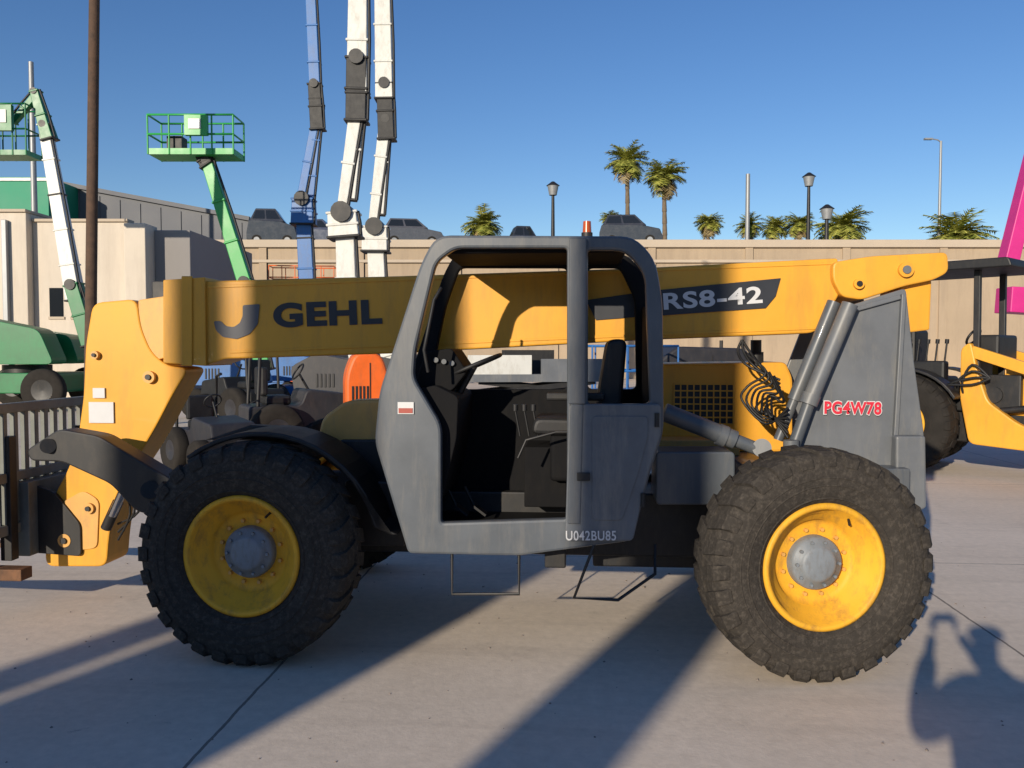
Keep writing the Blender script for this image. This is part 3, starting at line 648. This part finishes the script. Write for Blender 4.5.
# ============================================================ poles & lamps
def pole(name,px,Y,ptop,r0,r1,mt,label,cat,z0=0,lean=0):
    p=W(px,ptop,Y); b=B(); b.cyl((lean,0,0),(0,0,p.z-z0),r0,mt,r1=r1,n=14); o=b.obj(name); o.location=(p.x,Y,z0); top(o,label,cat); return o,p.z-z0
Yp=19.5
pole('utility_pole',95,Yp,-60,.135,.115,WOOD,'weathered brown wooden utility pole','utility pole',lean=-.36)
pole('flag_pole',31,50,62,.22,.14,GALV,'grey steel mast rising above the warehouse','pole')
def lamp(px,Y,ptop,head):
    o,h=pole('street_lamp',px,Y,ptop,.16,.10,BLK if head!='cobra' else GALV,'dark lantern street lamp on the upper road' if head!='cobra' else 'tall galvanised street lamp with curved arm','street lamp',zr)
    o['group']='street lamps along the upper road'
    b=B()
    if head=='lantern':
        b.cyl((0,0,h-.9),(0,0,h-.2),.28,GALV,r1=.42); b.cyl((0,0,h-.2),(0,0,h+.1),.5,BLK,r1=.1)
    else:
        b.tube([(0,0,h-.1),(-.3,0,h+.1),(-.9,0,h+.2)],.06,GALV); b.box(-1.5,-.8,-.15,.15,h+.1,h+.25,GALV)
    b.obj('lamp_head',o)
lamp(553,62,183,'lantern'); lamp(809,62,174,'lantern'); lamp(827,57,206,'lantern'); lamp(941,75,141,'cobra')
pole('utility_pole',748,80,174,.22,.2,GALV,'plain grey pole beyond the upper road','pole',zr)
# ============================================================ cars
def car(px,Y,mt,label,ln=4.6,hh=1.45,rot=0):
    p=W(px,300,Y); E=empty('parked_car',(p.x,Y,zr),rot); top(E,label,'car','cars parked on the upper road')
    b=B(); h=hh
    body=rp([(-ln/2,.35),(-ln/2,.85),(-ln/2+.15,h*.66),(-ln/2+.5,h*.68),(ln*.18,h*.64),(ln/2-.2,h*.52),(ln/2,.6),(ln/2,.3)],.08)
    b.prism(body,-.88,.88,mt)
    x0,x1,x2,x3=-ln/2+.2,-ln/2+.6,ln*.06,ln*.24
    vs=[(x0,-.84,h*.66),(x1,-.68,h),(x2,-.68,h),(x3,-.84,h*.64),(x0,.84,h*.66),(x1,.68,h),(x2,.68,h),(x3,.84,h*.64)]
    b.add(vs,[(0,1,2,3),(7,6,5,4),(0,4,5,1),(1,5,6,2),(2,6,7,3)],mt)
    b.obj('body',E,.03)
    for s in(-1,1):
        def q(t,u):
            xx0=x0+(x1-x0)*u; xx1=x3+(x2-x3)*u; return (xx0+(xx1-xx0)*t,s*(.845-.16*u),h*.66+(h-h*.66)*u)
        for a,c in((.06,.45),(.5,.92)):
            b=B(); b.add([q(a,.15),q(c,.15),q(c,.85),q(a,.85)],[(0,1,2,3)],CARG); b.obj('window',E)
    b=B(); b.add([(x3-.02,-.7,h*.67),(x3-.02,.7,h*.67),(x2+.03,.6,h*.96),(x2+.03,-.6,h*.96)],[(0,1,2,3)],CARG); b.obj('windscreen',E)
    b=B(); b.box(ln/2-.1,ln/2+.01,-.7,-.45,.62,.76,WHT); b.obj('headlight',E)
    for sx in(-.3,.3):
        for yy in(-.8,.8):
            b=B(); b.cyl((0,-.1,0),(0,.1,0),.34,RUBF); b.cyl((0,-.11,0),(0,.11,0),.2,GALV); w=b.obj('wheel',E); w.location=(sx*ln,yy,.34)
CD=mat('dark car paint',(.03,.032,.04),.25,var=.1,coat=.5); CS=mat('grey car paint',(.08,.08,.09),.25,var=.1,coat=.5); CN=mat('navy car paint',(.03,.04,.08),.25,coat=.5)
car(275,58,CD,'dark sport utility car parked nose outward on the upper road',3.4,2.5,.1)
car(322,60,CN,'navy hatchback parked beside a lamp on the upper road',3.9,2.1,.0)
car(413,58.5,CS,'grey sedan parked above the retaining wall',4.3,1.9,.15)
car(630,58,CD,'dark sport utility car parked above the wall',4.3,2.1,-.1)
car(526,66,CD,'small black car parked above the wall',3.0,2.5,.2)
# ============================================================ palms
def palm_mesh(r,n,seed):
    rnd=random.Random(seed); b=B()
    for i in range(n):
        az=rnd.uniform(0,6.283); el=math.radians(rnd.triangular(-65,85,15)); ln=r*rnd.uniform(.72,1.08)
        h=Vector((math.cos(az),math.sin(az),0)); P=[]; p=Vector((0,0,0)); e=el
        mt=PALMD if (el<-.4 and rnd.random()<.8) else PALM
        for k in range(9):
            P.append(p.copy()); p=p+(h*math.cos(e)+Vector((0,0,math.sin(e))))*ln/8; e-=.12
        sd=Vector((-h.y,h.x,0))
        for k in range(1,9):
            d=(P[k]-P[k-1]).normalized(); lw=ln*.32*math.sin(math.pi*min(1,(k+.6)/9.6))**.6
            for s in(-1,1):
                for m in range(2):
                    q=P[k-1].lerp(P[k],m*.5); tip=q+sd*s*lw+d*lw*.6-Vector((0,0,lw*rnd.uniform(-.1,.45)))
                    b.add([q-d*ln*.018,q+d*ln*.042,tip],[(0,1,2)],mt)
        b.tube(P[::2]+[P[-1]],.015*r,mt,n=3)
    return b
WOODP=mat('palm trunk bark',(.16,.12,.08),.9,var=.3,scale=4)
def palm(px,Y,ctop,rpx,seed,label):
    k=Y/F; r=rpx*k; p=W(px,ctop,Y); zc=p.z-.78*r
    E=empty('palm_tree',(p.x,Y,zr)); top(E,label,'palm tree','palm trees along the upper road')
    b=B(); zz=max(zc-zr,.6); pts=[Vector((0.15*math.sin(t*2+seed)*r*.3,0,zz*t)) for t in [i/8 for i in range(9)]]
    for i in range(8): b.cyl(pts[i],pts[i+1],.055*r*(1.25-.3*i/8)+.09,WOODP,r1=.055*r*(1.2-.3*(i+1)/8)+.06,n=10)
    b.obj('trunk',E)
    o=palm_mesh(r,95,seed).obj('crown',E,fix=False); o.location=(pts[-1].x,0,zz)
palm(627,78,142,24,1,'tall fan palm with thin bare trunk'); palm(665,76,156,25,2,'tall fan palm leaning slightly beside another')
palm(484,74,206,24,3,'short palm just above the wall'); palm(709,80,209,17,4,'short palm just above the wall')
palm(749,82,213,16,5,'short palm just above the wall'); palm(774,84,214,17,6,'short palm just above the wall')
palm(799,80,209,18,7,'short palm just above the wall'); palm(843,76,203,30,8,'bushy broad palm beside a street lamp')
palm(611,84,209,12,9,'small palm behind a parked car')
palm(958,74,207,38,10,'wide low palm spreading over the wall top')
# ============================================================ PHOTOGRAPHER
def skin(name,V,E,Rd,mt,parent,sub=2,root=0):
    me=bpy.data.meshes.new(name); me.from_pydata(V,E,[]); o=link(bpy.data.objects.new(name,me))
    m=o.modifiers.new('s','SKIN'); m.use_smooth_shade=True
    for i,r in enumerate(Rd):
        sv=me.skin_vertices[0].data[i]; sv.radius=(r if isinstance(r,tuple) else (r,r)); sv.use_root=(i==root)
    o.modifiers.new('u','SUBSURF').levels=sub; o.modifiers['u'].render_levels=sub
    me.materials.append(mt); o.parent=parent
    return o
PX,PY=.10,-.42
P=empty('person',(PX,PY,0)); top(P,'person in dark jacket and jeans holding up a phone to photograph','person')
hx=-.10
V=[(0,0,1.03),(0,-.01,1.24),(0,-.01,1.48),(0,0,1.64),(0,.02,1.72),(0,.03,1.84),(0,.02,1.93),
 (.10,0,1.0),(.12,.02,.55),(.13,0,.10),(.14,.16,.05),(-.10,0,1.0),(-.12,.02,.55),(-.13,0,.10),(-.14,.16,.05),
 (.21,0,1.56),(.33,.10,1.42),(hx+.13,.28,1.72),(hx+.09,.33,1.80),(-.21,0,1.56),(-.40,.04,1.44),(hx-.13,.28,1.70),(hx-.09,.33,1.80)]
Ed=[(0,1),(1,2),(2,3),(3,4),(4,5),(5,6),(0,7),(7,8),(8,9),(9,10),(0,11),(11,12),(12,13),(13,14),(2,15),(15,16),(16,17),(17,18),(2,19),(19,20),(20,21),(21,22)]
Rr=[(.15,.11),(.14,.10),(.16,.11),(.065,.06),(.06,.06),(.085,.10),(.07,.08),.09,.06,.042,.035,.09,.06,.042,.035,.06,.045,.035,.03,.06,.045,.035,.03]
skin('body',V,Ed,Rr,SKIN,P)
skin('jacket',[V[0],V[1],V[2],(0,0,1.61),V[15],V[16],V[17],V[19],V[20],V[21]],[(0,1),(1,2),(2,3),(2,4),(4,5),(5,6),(2,7),(7,8),(8,9)],[(.24,.16),(.23,.15),(.25,.16),(.12,.10),.12,.085,.055,.12,.085,.055],CLOTH,P)
skin('trousers',[(0,0,1.04),V[7],V[8],V[9],V[11],V[12],V[13]],[(0,1),(1,2),(2,3),(0,4),(4,5),(5,6)],[(.18,.13),.125,.095,.08,.125,.095,.08],JEAN,P)
skin('hair',[(0,-.01,1.85),(0,0,1.91),(0,.01,1.96)],[(0,1),(1,2)],[(.12,.12),(.125,.12),(.09,.09)],HAIRM,P)
b=B(); b.cyl((0,.13,1.82),(0,.105,1.86),.018,SKIN,r1=.008,n=8); b.obj('nose',P)
for s in(-1,1):
    b=B(); b.cyl((s*.035,.115,1.86),(s*.035,.122,1.86),.012,WLET,n=8); b.obj('eye',P)
b=B(); b.box(-.025,.025,.11,.122,1.778,1.786,REDP); b.obj('mouth',P)
for s in(-1,1):
    for j in range(4):
        z=1.83+j*.018; x0=hx+s*.06
        skin('finger',[(x0,.33,z-.01),(hx+s*.092,.350,z),(hx+s*.085,.368,z+.004),(hx+s*.068,.372,z+.004)],[(0,1),(1,2),(2,3)],[.010,.009,.0085,.007],SKIN,P,1)
    skin('thumb',[(hx+s*.06,.32,1.81),(hx+s*.075,.335,1.835),(hx+s*.06,.346,1.86)],[(0,1),(1,2)],[.012,.011,.009],SKIN,P,1)
    b=B(); b.prism(rp([(s*.14-.05,0),(s*.14-.05,.09),(s*.14+.05,.09),(s*.14+.05,0)],.02),-.08,.24,BLKP); b.obj('shoe',P,.02)
b=B(); b.box(-.078,.078,-.064,-.056,1.865,1.93,BLKP); ph=b.obj('phone',None,.003); top(ph,'black phone held sideways in both hands','phone')
# ============================================================ GROUND
m,nt,bs=newmat('worn concrete paving'); N=nt.nodes; L=nt.links
tc=N.new('ShaderNodeTexCoord'); mp=N.new('ShaderNodeMapping'); mp.inputs['Rotation'].default_value=(0,0,YAW); L.new(tc.outputs['Object'],mp.inputs['Vector'])
def noise(sc,det=8,ro=.6,vec=None):
    n=N.new('ShaderNodeTexNoise'); n.inputs['Scale'].default_value=sc; n.inputs['Detail'].default_value=det; n.inputs['Roughness'].default_value=ro; L.new(vec or mp.outputs['Vector'],n.inputs['Vector']); return n.outputs['Fac']
def ramp(f,p0,c0,p1,c1):
    r=N.new('ShaderNodeValToRGB'); r.color_ramp.elements[0].position=p0; r.color_ramp.elements[1].position=p1
    r.color_ramp.elements[0].color=(*c0,1); r.color_ramp.elements[1].color=(*c1,1); L.new(f,r.inputs['Fac']); return r.outputs['Color']
def mix(f,a,b_,mode='MIX'):
    x=N.new('ShaderNodeMixRGB'); x.blend_type=mode
    if isinstance(f,float): x.inputs['Fac'].default_value=f
    else: L.new(f,x.inputs['Fac'])
    for i,v in(('Color1',a),('Color2',b_)):
        if isinstance(v,tuple): x.inputs[i].default_value=(*v,1)
        else: L.new(v,x.inputs[i])
    return x.outputs['Color']
base=ramp(noise(.35,6,.6),.35,(.66,.56,.45),.7,(.79,.68,.56))
fine=ramp(noise(14,6,.7),.3,(.86,.86,.86),.75,(1.06,1.06,1.06))
c=mix(1.0,base,fine,'MULTIPLY')
st=ramp(noise(1.3,8,.75),.58,(0,0,0),.76,(.45,.45,.45)); c=mix(st,c,(.33,.28,.225))
sp=ramp(noise(5,5,.6),.70,(0,0,0),.74,(.5,.5,.5)); c=mix(sp,c,(.24,.20,.165))
mp2=N.new('ShaderNodeMapping'); mp2.inputs['Scale'].default_value=(.25,2.5,1); L.new(mp.outputs['Vector'],mp2.inputs['Vector'])
tr=ramp(noise(1.2,6,.7,mp2.outputs['Vector']),.52,(0,0,0),.78,(.35,.35,.35)); c=mix(tr,c,(.30,.25,.205))
sep=N.new('ShaderNodeSeparateXYZ'); L.new(mp.outputs['Vector'],sep.inputs[0])
def math_(op,a,b_=None):
    x=N.new('ShaderNodeMath'); x.operation=op
    for i,v in enumerate((a,b_)):
        if v is None: continue
        if isinstance(v,(int,float)): x.inputs[i].default_value=v
        else: L.new(v,x.inputs[i])
    return x.outputs[0]
def gp(px,py): 
    d=ray(px,py); t=-H/d.z; return CAM+d*t
g=gp(232,720); jx=g.x*math.cos(YAW)-g.y*math.sin(YAW)
wob=math_('MULTIPLY',noise(3,4,.6),.03)
def joint(coord,o,s,w):
    a=math_('ADD',math_('SUBTRACT',coord,o),wob); a=math_('MODULO',math_('ADD',a,s*50+s/2),s); a=math_('ABSOLUTE',math_('SUBTRACT',a,s/2)); return math_('LESS_THAN',a,w)
j=math_('MAXIMUM',joint(sep.outputs[0],jx,4.6,.009),joint(sep.outputs[1],3.1,4.6,.006))
c=mix(math_('MULTIPLY',j,.72),c,(.06,.05,.045))
L.new(c,bs.inputs['Base Color']); bs.inputs['Roughness'].default_value=.85; bs.inputs['Specular IOR Level'].default_value=.3
bp=N.new('ShaderNodeBump'); bp.inputs['Strength'].default_value=.2; bp.inputs['Distance'].default_value=.008; L.new(noise(35,6,.7),bp.inputs['Height']); L.new(bp.outputs['Normal'],bs.inputs['Normal'])
b=B(); b.add([(-900,-300,0),(900,-300,0),(900,1500,0),(-900,1500,0)],[(0,1,2,3)],m); o=b.obj('ground',fix=False); o['kind']='structure'
b=B(); rnd=random.Random(5)
for i in range(260):
    x=rnd.uniform(-4,4.5); y=rnd.uniform(3.6,9); s=rnd.uniform(.003,.011)*(1 if rnd.random()<.95 else 1.8)
    vs=[(x+rnd.uniform(.6,1.2)*s*math.cos(a),y+rnd.uniform(.6,1.2)*s*math.sin(a),0) for a in (0,1.2,2.5,3.8,5)]
    b.add(vs+[(x,y,s*.8)],[(k,(k+1)%5,5) for k in range(5)],STONE)
o=b.obj('grit'); o['kind']='stuff'; o['label']='loose grit scattered on the concrete yard'; 
# ============================================================ LIGHT
EL=math.radians(15.8)
w=bpy.data.worlds.new('World'); scn.world=w; w.use_nodes=True; nt=w.node_tree
sky=nt.nodes.new('ShaderNodeTexSky'); sky.sky_type='NISHITA'; sky.sun_disc=False; sky.sun_elevation=EL
sky.sun_rotation=math.atan2(-SD.x,-SD.y)
sky.air_density=1.0; sky.dust_density=.1; sky.ozone_density=2.8
hs=nt.nodes.new('ShaderNodeHueSaturation'); hs.inputs['Saturation'].default_value=1.2; hs.inputs['Hue'].default_value=.512
nt.links.new(sky.outputs[0],hs.inputs['Color']); nt.links.new(hs.outputs[0],nt.nodes['Background'].inputs[0]); nt.nodes['Background'].inputs[1].default_value=.122
sl=bpy.data.lights.new('sun','SUN'); sl.energy=5; sl.angle=math.radians(.55); sl.color=(1,.88,.71)
so=link(bpy.data.objects.new('sun',sl)); dirv=Vector((SD.x*math.cos(EL),SD.y*math.cos(EL),-math.sin(EL)))
so.rotation_euler=dirv.to_track_quat('-Z','Y').to_euler()
cam=bpy.data.cameras.new('camera'); co=link(bpy.data.objects.new('camera',cam)); co.location=CAM
co.rotation_euler=(math.pi/2-PITCH,0,0); cam.sensor_width=36; cam.lens=F/1024*36; cam.clip_end=3000; cam.clip_start=.02
scn.camera=co
